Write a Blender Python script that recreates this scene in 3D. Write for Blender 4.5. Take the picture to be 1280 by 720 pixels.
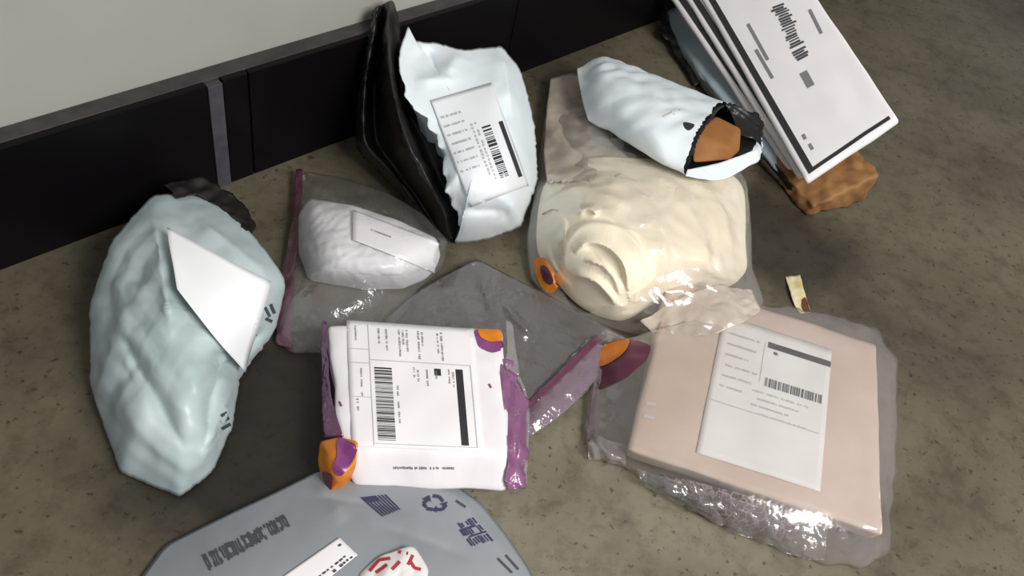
import bpy, math, random
import numpy as np
from mathutils import Vector, Matrix
from mathutils.bvhtree import BVHTree

for o in list(bpy.data.objects): bpy.data.objects.remove(o)
SC = bpy.context.scene
COL = SC.collection

# ------------------------------------------------------------------ camera
FPX, HC = 1062.0, 1.05
TH, RO = math.radians(47), math.atan2(250, 950)
CF = np.array([0, math.cos(TH), -math.sin(TH)])
_r0 = np.array([1., 0, 0]); _u0 = np.array([0, math.sin(TH), math.cos(TH)])
CR = math.cos(RO)*_r0 + math.sin(RO)*_u0
CU = -math.sin(RO)*_r0 + math.cos(RO)*_u0
CC = np.array([0, 0, HC])
cam = bpy.data.cameras.new('camera'); camo = bpy.data.objects.new('camera', cam); COL.objects.link(camo)
cam.sensor_fit = 'HORIZONTAL'; cam.sensor_width = 36; cam.lens = 36*FPX/1280; cam.clip_start = 0.02
camo.matrix_world = Matrix(((CR[0], CU[0], -CF[0], CC[0]), (CR[1], CU[1], -CF[1], CC[1]),
                            (CR[2], CU[2], -CF[2], CC[2]), (0, 0, 0, 1)))
SC.camera = camo

# ------------------------------------------------------------------ light
SC.view_settings.view_transform = 'Standard'; SC.view_settings.look = 'None'
SC.view_settings.exposure = 0.0; SC.view_settings.gamma = 1.0
SC.view_settings.use_curve_mapping = False
world = bpy.data.worlds.new('world'); SC.world = world; world.use_nodes = True
bg = world.node_tree.nodes['Background']
bg.inputs[0].default_value = (0.86, 0.93, 1.0, 1); bg.inputs[1].default_value = 0.33

def area(name, loc, target, sx, sy, energy, color):
    l = bpy.data.lights.new(name, 'AREA'); l.shape = 'RECTANGLE'; l.size = sx; l.size_y = sy
    l.energy = energy; l.color = color
    o = bpy.data.objects.new(name, l); COL.objects.link(o); o.location = loc
    d = Vector(target) - Vector(loc); o.rotation_euler = d.to_track_quat('-Z', 'Y').to_euler()
    return o
area('doorway_daylight', (1.75, -0.45, 2.3), (0.1, 1.0, 0), 1.3, 1.1, 114, (1.0, 0.97, 0.93))

# ------------------------------------------------------------------ helpers
def ray(x, y): return CF*FPX + CR*(x-640) - CU*(y-360)
def P(x, y, z=0.0):
    """world point on the ray of photo pixel x, y at height z"""
    d = ray(x, y); return CC + d*((z-HC)/d[2])
def PA(xyz):
    xyz = np.asarray(xyz, float); x, y, z = xyz[..., 0], xyz[..., 1], xyz[..., 2]
    d = CF*FPX + CR*(x[..., None]-640) - CU*(y[..., None]-360)
    return CC + d*((z-HC)/d[..., 2])[..., None]

BV = {}
def mesh_obj(name, V, F, mat, parent=None, smooth=True, loc=None, uv=None):
    V = np.asarray(V, float)
    if parent is None:
        if loc is None:
            loc = np.array([(V[:, 0].min()+V[:, 0].max())/2, (V[:, 1].min()+V[:, 1].max())/2, V[:, 2].min()])
        off = np.asarray(loc, float)
    else:
        off = np.array(world_loc(parent))
    me = bpy.data.meshes.new(name)
    me.from_pydata((V-off).tolist(), [], [tuple(int(i) for i in f) for f in F])
    if smooth:
        me.polygons.foreach_set('use_smooth', [True]*len(me.polygons))
    if uv is not None:
        ul = me.uv_layers.new(name='UVMap')
        li = np.zeros(len(me.loops), int); me.loops.foreach_get('vertex_index', li)
        ul.data.foreach_set('uv', np.asarray(uv, float)[li].ravel())
    me.materials.append(M[mat]); me.update()
    o = bpy.data.objects.new(name, me); COL.objects.link(o)
    if parent is None: o.location = off
    else: o.parent = parent
    BV[o.name] = BVHTree.FromPolygons([Vector(v) for v in V], [tuple(int(i) for i in f) for f in F])
    return o
def world_loc(o):
    l = Vector((0, 0, 0))
    while o is not None: l += o.location; o = o.parent
    return l
def tag(o, label, cat=None, group=None, kind=None):
    if label: o['label'] = label
    if cat: o['category'] = cat
    if group: o['group'] = group
    if kind: o['kind'] = kind
    return o
def thing(name, label, cat, loc, group=None):
    o = bpy.data.objects.new(name, None); COL.objects.link(o); o.location = tuple(float(v) for v in loc)
    o.empty_display_size = 0.05
    return tag(o, label, cat, group)

def vnoise(x, y, seed):
    xi = np.floor(x).astype(np.int64); yi = np.floor(y).astype(np.int64)
    fx = x-xi; fy = y-yi; fx = fx*fx*(3-2*fx); fy = fy*fy*(3-2*fy)
    def h(a, b):
        n = (a*374761393 + b*668265263 + seed*974711) & 0x7fffffff
        n = ((n ^ (n >> 13))*1274126177) & 0x7fffffff
        return ((n ^ (n >> 16)) & 0xffff)/65535.0
    return (h(xi, yi)*(1-fx)+h(xi+1, yi)*fx)*(1-fy)+(h(xi, yi+1)*(1-fx)+h(xi+1, yi+1)*fx)*fy - .5

def crumple(x, y, seed, lam, n=5):
    """sharp finite creases of plastic film, height about -0.5..0.5"""
    rg = random.Random(seed); h = np.zeros_like(x); tot = 0
    for i in range(n):
        a = rg.uniform(0, math.pi); l = lam*rg.uniform(.6, 1.7)
        wp = vnoise(x/lam*.5+i*7.3, y/lam*.5, seed+i)*1.3
        t = (x*math.cos(a)+y*math.sin(a))/l + rg.random()*9 + wp
        tri = np.abs((t % 1)-.5)*2 - .5
        amp = np.clip(vnoise(x/lam*.7+i*3.1+50, y/lam*.7, seed+i*17)*2.2+.55, 0, 1)
        w = l/lam; h += tri*amp*w; tot += w*.6
    return h/tot

def grid_normals(G):
    du = np.gradient(G, axis=0); dv = np.gradient(G, axis=1)
    n = np.cross(du, dv); n /= np.linalg.norm(n, axis=-1, keepdims=True)+1e-12
    n[n[..., 2] < 0] *= -1
    return n

def crspline(pts, n, closed=False):
    """Catmull-Rom through pts (k, d) at n samples"""
    pts = np.asarray(pts, float); k = len(pts)
    if closed:
        t = np.arange(n)/n*k; Q = lambda i: pts[i % k]
    else:
        t = np.linspace(0, k-1, n); Q = lambda i: np.where((i < 0)[:, None], 2*pts[0]-pts[1], np.where((i > k-1)[:, None], 2*pts[-1]-pts[-2], pts[np.clip(i, 0, k-1)]))
    i = np.floor(t).astype(int)
    if not closed: i = np.minimum(i, k-2)
    u = (t-i)[:, None]
    p0, p1, p2, p3 = Q(i-1), Q(i), Q(i+1), Q(i+2)
    return .5*((2*p1)+(-p0+p2)*u+(2*p0-5*p1+4*p2-p3)*u*u+(-p0+3*p1-3*p2+p3)*u**3)

def lin_loop(pts, n):
    """closed polyline resampled with slightly rounded corners"""
    pts = np.asarray(pts, float); q = np.vstack([pts, pts[:1]])
    s = np.r_[0, np.cumsum(np.linalg.norm(np.diff(q[:, :2], axis=0), axis=1))]
    t = np.arange(n)/n*s[-1]
    r = np.stack([np.interp(t, s, q[:, c]) for c in range(q.shape[1])], 1)
    for _ in range(2): r = .5*r+.25*(np.roll(r, 1, 0)+np.roll(r, -1, 0))
    return r

def ring_faces(nr, na, off=0, cap=None, flip=False):
    F = []
    for i in range(nr-1):
        for j in range(na):
            a = off+i*na+j; b = off+i*na+(j+1) % na; c = off+(i+1)*na+(j+1) % na; d = off+(i+1)*na+j
            F.append((a, d, c, b) if flip else (a, b, c, d))
    return F

def blob(name, outline, centre, mat, parent=None, p=2.5, nr=36, na=150, wr=(), base=0.002, jag=0.0, seed=1,
         smooth_outline=False, zfun=None, under=True, inset=.12, edgewr=.3, hmin=None, edge_only=False, folds=(), over=(), gap=.005, hole=None, undercut=False, crinkle=0.0):
    """a soft closed body: traced outline with a height at each point, a crown at the centre,
    creases on top, an underside that goes down to the height base"""
    ol = crspline(outline, na, True) if smooth_outline else lin_loop(outline, na)
    if jag:
        rg = np.random.RandomState(seed); ol[:, :2] += rg.uniform(-jag, jag, (na, 2))
    c = np.asarray(centre, float)
    r = np.linspace(.02, 1, nr)[:, None, None]
    os_ = ol.copy()
    for _ in range(10): os_ = .5*os_+.25*(np.roll(os_, 1, 0)+np.roll(os_, -1, 0))
    kk = np.clip((r-.9)/.1, 0, 1)
    G = c+((os_[None]*(1-kk)+ol[None]*kk)-c)*r
    G[..., 2] = c[2]+(ol[None, :, 2]-c[2])*(r[..., 0]**p)
    for (xa, ya, xb, yb, wd, am) in folds:       # sharp creases: a ridge (or valley) along a line of the sheet
        L = math.hypot(xb-xa, yb-ya); ux, uy = (xb-xa)/L, (yb-ya)/L
        al = (G[..., 0]-xa)*ux+(G[..., 1]-ya)*uy; di = np.abs((G[..., 0]-xa)*-uy+(G[..., 1]-ya)*ux)
        e = np.clip(np.minimum(al, L-al)/(L*.3)+.15, 0, 1)
        G[..., 2] += am*e*np.exp(-di/wd)*np.clip((1-r[..., 0])*8, 0, 1)
    if zfun is not None: G[..., 2] += zfun(G[..., 0], G[..., 1], r[..., 0]+0*G[..., 0])
    W = PA(G)
    if wr:
        # normals with periodic angular direction
        Wp = np.concatenate([W[:, -1:], W, W[:, :1]], 1)
        N = grid_normals(Wp)[:, 1:-1]
        d = np.zeros(W.shape[:2])
        for (lam, amp, n, sd) in wr:
            d += amp*crumple(W[..., 0], W[..., 1]+W[..., 2]*.7, sd+seed, lam, n)
        fade = edgewr+(1-edgewr)*np.clip((1-r[..., 0])*6, 0, 1)
        if edge_only: fade = .12+.88*np.clip((r[..., 0]-.72)*6, 0, 1)
        W = W+N*(d*fade)[..., None]
    if hmin is not None: W[..., 2] = np.maximum(W[..., 2], hmin)
    if over:                                     # keep the film outside what it wraps
        def lift(W, g):
            for i in range(nr):
                for j in range(na):
                    d = W[i, j]-CC; L = np.linalg.norm(d); d = d/L
                    for t_ in over:
                        h = BV[t_.name].ray_cast(Vector(CC), Vector(d))
                        if h[0] is not None and L > h[3]-g: L = h[3]-g
                    W[i, j] = CC+d*L
            return W
        W = lift(W, gap*1.3)
        for _ in range(3):
            W[1:-1] = .5*W[1:-1]+.125*(W[:-2]+W[2:]+np.roll(W, 1, 1)[1:-1]+np.roll(W, -1, 1)[1:-1])
        W = lift(W, gap*.8)
        if crinkle:                              # loose film stands off in small sharp folds
            dv = CC-W; dv /= np.linalg.norm(dv, axis=-1, keepdims=True)
            cr = np.clip(crumple(W[..., 0], W[..., 1], seed+5, .045, 5)+.15, 0, 1)*crinkle
            W = W+dv*(cr*np.clip((1-r[..., 0])*8, 0, 1))[..., None]
    V = W.reshape(-1, 3); F = ring_faces(nr, na)
    V = np.vstack([V, W[0].mean(0)]); ci = len(V)-1
    F += [(ci, (j+1) % na, j) for j in range(na)]
    F = [f[::-1] for f in F]
    if hole:
        d = V-CC; px = 640+FPX*(d@CR)/(d@CF); py = 360-FPX*(d@CU)/(d@CF)
        ang = np.arctan2(py-hole[1], px-hole[0]); wob = 1+.10*np.sin(3*ang+1)+.06*np.sin(7*ang)
        ins = ((px-hole[0])/hole[2])**2+((py-hole[1])/hole[3])**2 < wob**2
        F = [f for f in F if not all(ins[i] for i in f)]
    if under:
        E = W[-1]; cen = E.mean(0); o0 = (nr-1)*na
        levels = [(0.012, .35), (inset*.5, .8), (inset, 1.0), (.55, 1.0)]
        if undercut: levels = [(.03, .02), (.18, .18), (.4, .6), (.6, 1.0)]   # an open mouth: the sheet curls in under its edge
        prev = o0
        for k, (ins, dz) in enumerate(levels):
            L = E+(cen-E)*ins
            zb = np.minimum(base, E[:, 2]); L[:, 2] = E[:, 2]*(1-dz)+zb*dz
            st = len(V); V = np.vstack([V, L])
            for j in range(na):
                F.append((prev+j, st+j, st+(j+1) % na, prev+(j+1) % na)[::-1] if False else (prev+j, prev+(j+1) % na, st+(j+1) % na, st+j)[::-1])
            prev = st
        V = np.vstack([V, [cen[0], cen[1], min(base, E[:, 2].min())]]); ci = len(V)-1
        F += [(prev+j, prev+(j+1) % na, ci)[::-1] for j in range(na)]
    return mesh_obj(name, V, F, mat, parent)

def patch(name, rows, mat, parent=None, nu=50, nv=50, wr=(), seed=1, thick=.0012, jag=0.0, edgejag=None):
    """a sheet through rows of (pixel x, pixel y, height) points, with real thickness"""
    A = np.array(rows, float)
    B = np.stack([crspline(A[i], nv) for i in range(A.shape[0])])
    G = np.stack([crspline(B[:, j], nu) for j in range(nv)], 1)
    if edgejag:
        rg = np.random.RandomState(seed)
        for side, a in edgejag:
            sl = {'l': (slice(None), 0), 'r': (slice(None), -1), 't': (0, slice(None)), 'b': (-1, slice(None))}[side]
            G[sl][..., :2] += rg.uniform(-a, a, G[sl][..., :2].shape)
    W = PA(G); N = grid_normals(W)
    d = np.zeros(W.shape[:2])
    for (lam, amp, n, sd) in wr: d += amp*crumple(W[..., 0], W[..., 1]+W[..., 2]*.7, sd+seed, lam, n)
    W = W+N*d[..., None]; N = grid_normals(W)
    return sheet(name, W, N, mat, parent, thick)
def sheet(name, W, N, mat, parent, thick):
    nu, nv = W.shape[:2]
    V = np.vstack([W.reshape(-1, 3), (W-N*thick).reshape(-1, 3)]); n = nu*nv; F = []
    for i in range(nu-1):
        for j in range(nv-1):
            a = i*nv+j; q = (a, a+1, a+nv+1, a+nv); F.append(q); F.append(tuple(x+n for x in q[::-1]))
    bd = [j for j in range(nv)]+[i*nv+nv-1 for i in range(1, nu)]+[(nu-1)*nv+j for j in range(nv-2, -1, -1)]+[i*nv for i in range(nu-2, 0, -1)]
    for k in range(len(bd)):
        a, b = bd[k], bd[(k+1) % len(bd)]; F.append((b, a, a+n, b+n))
    return mesh_obj(name, V, F, mat, parent)

def tube(name, rings, mat, parent=None, nu=60, na=64, wr=(), seed=1, offset=0.0, cap0=False, jagend=0.0):
    A = np.array(rings, float)
    B = np.stack([crspline(A[i], na, True) for i in range(A.shape[0])])
    G = np.stack([crspline(B[:, j], nu) for j in range(na)], 1)
    if jagend:
        rg = np.random.RandomState(seed); G[-1, :, :2] += rg.uniform(-jagend, jagend, (na, 2))
    W = PA(G)
    cen = W.mean(1, keepdims=True); N = W-cen; N /= np.linalg.norm(N, axis=-1, keepdims=True)+1e-9
    d = np.full(W.shape[:2], offset)
    for (lam, amp, n, sd) in wr: d = d+amp*crumple(W[..., 0], W[..., 1]+W[..., 2]*.8, sd+seed, lam, n)
    W = W+N*d[..., None]
    V = W.reshape(-1, 3); F = [f[::-1] for f in ring_faces(nu, na)]
    if cap0:
        V = np.vstack([V, W[0].mean(0)]); F += [(len(V)-1, j, (j+1) % na) for j in range(na)]
    return mesh_obj(name, V, F, mat, parent)

def hexa(name, top, bot, mat, parent=None, n=(26, 26, 8), smooth=3, bulge=0.0, wr=(), seed=1, world=False):
    """softened box: four top and four bottom corners, in the same turning order"""
    T = np.array(top, float); B = np.array(bot, float)
    if not world: T = PA(T); B = PA(B)
    idx = {}; V = []; F = []
    nx, ny, nz = n
    def vid(i, j, k):
        if (i, j, k) not in idx:
            u, v, w = i/nx, j/ny, k/nz
            def bil(Q): return (Q[0]*(1-u)+Q[1]*u)*(1-v)+(Q[3]*(1-u)+Q[2]*u)*v
            p = bil(B)*(1-w)+bil(T)*w
            bl = bulge*(4*u*(1-u)*4*v*(1-v))**.5*(w*2-1 if w > .5 else 0)
            p = p+np.array([0, 0, bl])
            idx[(i, j, k)] = len(V); V.append(p)
        return idx[(i, j, k)]
    for i in range(nx):
        for j in range(ny):
            F.append((vid(i, j, 0), vid(i, j+1, 0), vid(i+1, j+1, 0), vid(i+1, j, 0)))
            F.append((vid(i, j, nz), vid(i+1, j, nz), vid(i+1, j+1, nz), vid(i, j+1, nz)))
    for i in range(nx):
        for k in range(nz):
            F.append((vid(i, 0, k), vid(i+1, 0, k), vid(i+1, 0, k+1), vid(i, 0, k+1)))
            F.append((vid(i+1, ny, k), vid(i, ny, k), vid(i, ny, k+1), vid(i+1, ny, k+1)))
    for j in range(ny):
        for k in range(nz):
            F.append((vid(0, j+1, k), vid(0, j, k), vid(0, j, k+1), vid(0, j+1, k+1)))
            F.append((vid(nx, j, k), vid(nx, j+1, k), vid(nx, j+1, k+1), vid(nx, j, k+1)))
    V = np.array(V); Fa = np.array(F)
    e = np.vstack([Fa[:, [0, 1]], Fa[:, [1, 2]], Fa[:, [2, 3]], Fa[:, [3, 0]]])
    cnt = np.bincount(e[:, 0], minlength=len(V))[:, None]
    for _ in range(smooth):
        S = np.zeros_like(V); np.add.at(S, e[:, 0], V[e[:, 1]]); V = .5*V+.5*S/cnt
    if wr:
        fn = np.cross(V[Fa[:, 1]]-V[Fa[:, 0]], V[Fa[:, 3]]-V[Fa[:, 0]]); N = np.zeros_like(V)
        for k in range(4): np.add.at(N, Fa[:, k], fn)
        N /= np.linalg.norm(N, axis=1, keepdims=True)+1e-12
        c0 = V.mean(0)
        if ((V-c0)*N).sum() < 0: N = -N
        d = np.zeros(len(V))
        for (lam, amp, m, sd) in wr: d += amp*crumple(V[:, 0]+V[:, 2]*.5, V[:, 1]+V[:, 2]*.7, sd+seed, lam, m)
        V = V+N*d[:, None]
    return mesh_obj(name, V, F, mat, parent)

# --- things that lie on a surface (labels, print): laid on the mesh they belong to
def cast(targets, px, off):
    d = Vector(ray(px[0], px[1])).normalized(); best = None
    for t in targets:
        h = BV[t.name].ray_cast(Vector(CC), d)
        if h[0] is not None and (best is None or h[3] < best[3]): best = h
    if best is None: return None
    n = best[1] if best[1].dot(d) < 0 else -best[1]
    n = (n*.6 - d*.8).normalized()
    return np.array(best[0]+n*off)
def bilq(q, s, t):
    q = np.asarray(q, float)
    return (q[0]*(1-s)+q[1]*s)*(1-t)+(q[3]*(1-s)+q[2]*s)*t
def smoothgrid(W, n):
    for _ in range(n):
        W[1:-1, :] = .5*W[1:-1, :]+.25*(W[:-2, :]+W[2:, :]); W[:, 1:-1] = .5*W[:, 1:-1]+.25*(W[:, :-2]+W[:, 2:])
    return W
def label_sheet(name, quad, targets, mat, parent, off=.0015, n=20, sm=2, wav=0.0, seed=3):
    W = np.zeros((n, n, 3)); ok = np.zeros((n, n), bool)
    for i in range(n):
        for j in range(n):
            h = cast(targets, bilq(quad, j/(n-1), i/(n-1)), off)
            if h is not None: W[i, j] = h; ok[i, j] = True
    if not ok.all():
        for i in range(n):
            for j in range(n):
                if not ok[i, j]:
                    k = np.argwhere(ok); b = k[((k-[i, j])**2).sum(1).argmin()]
                    x, y = bilq(quad, j/(n-1), i/(n-1)); W[i, j] = P(x, y, W[b[0], b[1], 2])
    W = smoothgrid(W, sm)
    N = grid_normals(W)
    if wav: W = W+N*(wav*crumple(W[..., 0], W[..., 1], seed, .05, 4))[..., None]
    return sheet(name, W, grid_normals(W), mat, parent, .0004)
def poly_patch(name, poly, targets, mat, parent, off=.0012, nr=6, na=40, smooth_outline=True):
    ol = crspline(np.array(poly, float), na, True) if smooth_outline else lin_loop(np.array(poly, float), na)
    c = ol.mean(0); V = []; F = []; last = None
    for i in range(nr+1):
        for j in range(na):
            h = cast(targets, c+(ol[j]-c)*(.02+.98*i/nr), off)
            if h is None:
                h = last if last is not None else P(c[0], c[1], .03)
            last = h; V.append(h)
    for i in range(nr):
        for j in range(na):
            F.append((i*na+j, (i+1)*na+j, (i+1)*na+(j+1) % na, i*na+(j+1) % na))
    F.append(tuple(range(na)))
    return mesh_obj(name, V, F, mat, parent)
def prints(name, quad, rects, targets, mat, parent, off=.0024, kind='stuff'):
    """flat print: small quads in the 0..1 frame of the pixel quad"""
    V = []; F = []
    for r in rects:
        pts = [(r[0], r[1]), (r[2], r[1]), (r[2], r[3]), (r[0], r[3])] if len(r) == 4 else [(r[k], r[k+1]) for k in range(0, 8, 2)]
        w = [bilq(quad, *p) for p in pts]
        L = max(np.linalg.norm(w[1]-w[0]), np.linalg.norm(w[2]-w[3])); Hh = np.linalg.norm(w[3]-w[0])
        n1 = max(1, int(L/7)); n2 = max(1, int(Hh/7)); st = len(V); okk = True; tmp = []
        for i in range(n2+1):
            for j in range(n1+1):
                h = cast(targets, bilq(w, j/n1, i/n2), off)
                if h is None: okk = False; break
                tmp.append(h)
            if not okk: break
        if not okk: continue
        V += tmp
        for i in range(n2):
            for j in range(n1):
                a = st+i*(n1+1)+j; F.append((a, a+n1+1, a+n1+2, a+1))
    if not V: return None
    o = mesh_obj(name, V, F, mat, parent, smooth=False)
    if len(rects) > 1 and kind: o['kind'] = kind
    return o
def bars(s0, t0, s1, t1, n, seed, along='t', fill=.55):
    rg = random.Random(seed); out = []; x = 0.0; ws = []
    while len(ws) < n: ws.append((rg.choice([1, 1, 2, 3]), rg.choice([1, 1, 2])))
    tot = sum(a+b for a, b in ws)
    for a, b in ws:
        x0 = x/tot; x1 = (x+a)/tot; x += a+b
        out.append((s0, t0+(t1-t0)*x0, s1, t0+(t1-t0)*x1) if along == 't' else (s0+(s1-s0)*x0, t0, s0+(s1-s0)*x1, t1))
    return out
def scribble(s0, t0, s1, t1, n, seed, along='s'):
    """a line of print too blurred to read: short uneven strokes"""
    rg = random.Random(seed); out = []
    for k in range(n):
        if rg.random() < .16: continue
        a = k/n; b = (k+rg.uniform(.5, .85))/n; lo = rg.uniform(0, .25); hi = rg.uniform(.75, 1)
        if along == 's': out.append((s0+(s1-s0)*a, t0+(t1-t0)*lo, s0+(s1-s0)*b, t0+(t1-t0)*hi))
        else: out.append((s0+(s1-s0)*lo, t0+(t1-t0)*a, s0+(s1-s0)*hi, t0+(t1-t0)*b))
    return out
def strokes(lines, w):
    """thick polylines as pixel quads (used with the identity frame)"""
    out = []
    for ln in lines:
        for a, b in zip(ln[:-1], ln[1:]):
            a = np.array(a, float); b = np.array(b, float); d = (b-a)/np.linalg.norm(b-a); n = np.array([-d[1], d[0]])*w/2
            out.append(tuple(np.r_[a-n, b-n, b+n, a+n]))
    return out
PXQ = [(0, 0), (1, 0), (1, 1), (0, 1)]

# ------------------------------------------------------------------ materials
M = {}
def srgb(r, g, b): 
    f = lambda c: c/12.92 if c <= .04045 else ((c+.055)/1.055)**2.4
    return (f(r/255), f(g/255), f(b/255), 1)
def base_mat(name):
    m = bpy.data.materials.new(name); m.use_nodes = True; M[name] = m
    nt = m.node_tree; return m, nt, nt.nodes['Principled BSDF']
def nd(nt, typ, **kw):
    n = nt.nodes.new(typ)
    for k, v in kw.items():
        if k.startswith('i_'): n.inputs[k[2:].replace('_', ' ')].default_value = v
        else: setattr(n, k, v)
    return n
def simple(name, col, rough=.5, col2=None, nscale=30, bump=0.0, bscale=200, spec=.5, sheen=0, sss=0, trans=0):
    m, nt, b = base_mat(name)
    b.inputs['Roughness'].default_value = rough; b.inputs['Specular IOR Level'].default_value = spec
    tc = nd(nt, 'ShaderNodeTexCoord')
    if col2 is not None:
        n = nd(nt, 'ShaderNodeTexNoise', i_Scale=nscale, i_Detail=5.0); nt.links.new(tc.outputs['Object'], n.inputs['Vector'])
        r = nd(nt, 'ShaderNodeValToRGB'); r.color_ramp.elements[0].position = .35; r.color_ramp.elements[1].position = .65
        r.color_ramp.elements[0].color = col; r.color_ramp.elements[1].color = col2
        nt.links.new(n.outputs['Fac'], r.inputs['Fac']); nt.links.new(r.outputs['Color'], b.inputs['Base Color'])
    else: b.inputs['Base Color'].default_value = col
    if bump:
        n = nd(nt, 'ShaderNodeTexNoise', i_Scale=bscale, i_Detail=4.0); nt.links.new(tc.outputs['Object'], n.inputs['Vector'])
        bp = nd(nt, 'ShaderNodeBump', i_Strength=bump, i_Distance=.002); nt.links.new(n.outputs['Fac'], bp.inputs['Height'])
        nt.links.new(bp.outputs['Normal'], b.inputs['Normal'])
    if sheen: b.inputs['Sheen Weight'].default_value = sheen
    if trans:
        pass
    return m
def film(name, haze, hcol, tint=(1, 1, 1, 1), gloss=.5, rough=.12, bscale=60):
    """thin plastic: clear, some milky haze, and gloss that grows towards grazing angles"""
    m = bpy.data.materials.new(name); m.use_nodes = True; M[name] = m; nt = m.node_tree
    nt.nodes.remove(nt.nodes['Principled BSDF']); out = nt.nodes['Material Output']
    tr = nd(nt, 'ShaderNodeBsdfTransparent'); tr.inputs[0].default_value = tint
    df = nd(nt, 'ShaderNodeBsdfDiffuse'); df.inputs[0].default_value = hcol
    tl = nd(nt, 'ShaderNodeBsdfTranslucent'); tl.inputs[0].default_value = hcol
    md = nd(nt, 'ShaderNodeMixShader'); md.inputs[0].default_value = .35
    nt.links.new(df.outputs[0], md.inputs[1]); nt.links.new(tl.outputs[0], md.inputs[2])
    m1 = nd(nt, 'ShaderNodeMixShader'); nt.links.new(tr.outputs[0], m1.inputs[1]); nt.links.new(md.outputs[0], m1.inputs[2])
    tc = nd(nt, 'ShaderNodeTexCoord')
    nz = nd(nt, 'ShaderNodeTexNoise', i_Scale=14.0, i_Detail=4.0); nt.links.new(tc.outputs['Object'], nz.inputs['Vector'])
    mr = nd(nt, 'ShaderNodeMapRange'); mr.inputs['From Min'].default_value = .3; mr.inputs['From Max'].default_value = .7
    mr.inputs['To Min'].default_value = haze*.7; mr.inputs['To Max'].default_value = min(1, haze*1.3)
    nt.links.new(nz.outputs['Fac'], mr.inputs['Value']); nt.links.new(mr.outputs[0], m1.inputs[0])
    gl = nd(nt, 'ShaderNodeBsdfGlossy'); gl.inputs['Roughness'].default_value = rough
    lw = nd(nt, 'ShaderNodeLayerWeight'); lw.inputs['Blend'].default_value = .5
    pw = nd(nt, 'ShaderNodeMath', operation='POWER'); pw.inputs[1].default_value = 2.2; nt.links.new(lw.outputs['Facing'], pw.inputs[0])
    mp = nd(nt, 'ShaderNodeMath', operation='MULTIPLY_ADD'); mp.inputs[1].default_value = gloss*1.3; mp.inputs[2].default_value = .09
    nt.links.new(pw.outputs[0], mp.inputs[0])
    m2 = nd(nt, 'ShaderNodeMixShader'); nt.links.new(mp.outputs[0], m2.inputs[0]); nt.links.new(m1.outputs[0], m2.inputs[1]); nt.links.new(gl.outputs[0], m2.inputs[2])
    n2 = nd(nt, 'ShaderNodeTexNoise', i_Scale=float(bscale), i_Detail=3.0); nt.links.new(tc.outputs['Object'], n2.inputs['Vector'])
    bp = nd(nt, 'ShaderNodeBump', i_Strength=.6, i_Distance=.006); nt.links.new(n2.outputs['Fac'], bp.inputs['Height'])
    nt.links.new(bp.outputs['Normal'], gl.inputs['Normal'])
    nt.links.new(m2.outputs[0], out.inputs['Surface'])
    return m

simple('white_poly', srgb(222, 232, 238), .38, srgb(230, 238, 242), 12, .07, 45)
simple('pale_poly', srgb(196, 210, 216), .38, srgb(206, 218, 224), 12, .07, 45)
simple('left_poly', srgb(164, 180, 182), .4, srgb(184, 197, 199), 10, .07, 45)
simple('black_poly', srgb(24, 22, 23), .42, None, bump=.3, bscale=60)
simple('charcoal_poly', srgb(34, 32, 31), .42, srgb(22, 20, 20), 20, .1, 60)
simple('grey_poly', srgb(132, 137, 142), .45, srgb(142, 146, 151), 8, .06, 40)
simple('blue_grey_poly', srgb(140, 154, 162), .42, srgb(158, 170, 176), 10, .06, 40)
simple('paper', srgb(226, 223, 222), .75)
simple('label_paper', srgb(232, 228, 230), .6)
simple('dull_paper', srgb(214, 211, 208), .75, srgb(222, 219, 216), 9)
simple('flap_paper', srgb(236, 238, 240), .6)
simple('faded_paper', srgb(228, 231, 235), .5)
simple('ink', srgb(40, 38, 42), .6)
simple('grey_ink', srgb(125, 122, 126), .6)
simple('pale_ink', srgb(186, 183, 186), .6)
simple('navy_ink', srgb(52, 52, 84), .6)
simple('slate_ink', srgb(70, 72, 78), .6)
simple('white_bag', srgb(226, 220, 224), .35, srgb(232, 228, 230), 12, .15, 50)
simple('bubble_white', srgb(214, 213, 216), .35, srgb(232, 231, 234), 25, .35, 90)
simple('cream_cloth', srgb(236, 224, 198), .85, srgb(242, 232, 210), 14, .3, 400)
simple('cardboard', srgb(150, 98, 44), .7, srgb(136, 86, 38), 22, .15, 120)
simple('beige_box', srgb(186, 166, 148), .7, srgb(200, 180, 168), 7)
simple('kraft', srgb(150, 108, 62), .7, srgb(120, 82, 46), 24, .5, 60)
simple('orange_print', srgb(214, 128, 30), .35, srgb(196, 108, 20), 40)
simple('purple_print', srgb(112, 44, 104), .3, srgb(132, 70, 124), 40)
simple('maroon_print', srgb(86, 30, 56), .35)
simple('scrap_white', srgb(214, 204, 180), .6, srgb(196, 180, 120), 60)
simple('scrap_brown', srgb(92, 52, 22), .6)
simple('red_print', srgb(170, 44, 56), .5)
simple('wall_paint', srgb(163, 160, 153), .75, srgb(156, 153, 146), 3, .12, 60)
simple('ledge_stone', srgb(62, 58, 58), .5, srgb(46, 43, 44), 30, .3, 90)
simple('joint_grout', srgb(70, 68, 74), .7, srgb(56, 54, 60), 40)
film('clear_film', .16, srgb(226, 220, 222))
film('milky_film', .13, srgb(242, 236, 228), gloss=.42, rough=.22, bscale=30)
film('folded_film', .7, srgb(228, 216, 202), gloss=.35, rough=.25, bscale=30)
film('grey_film', .46, srgb(132, 128, 130), gloss=.4, rough=.2)
film('box_film', .15, srgb(214, 204, 204), gloss=.3, rough=.2, bscale=25)
film('violet_film', .55, srgb(160, 138, 152), gloss=.4)
film('purple_film', .8, srgb(126, 62, 112), gloss=.4)
film('seam_film', .85, srgb(164, 104, 152), gloss=.5, rough=.25)
film('sheer_film', .07, srgb(220, 216, 220), gloss=.32, rough=.2)
film('plum_film', .75, srgb(124, 52, 88), gloss=.4)

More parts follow.
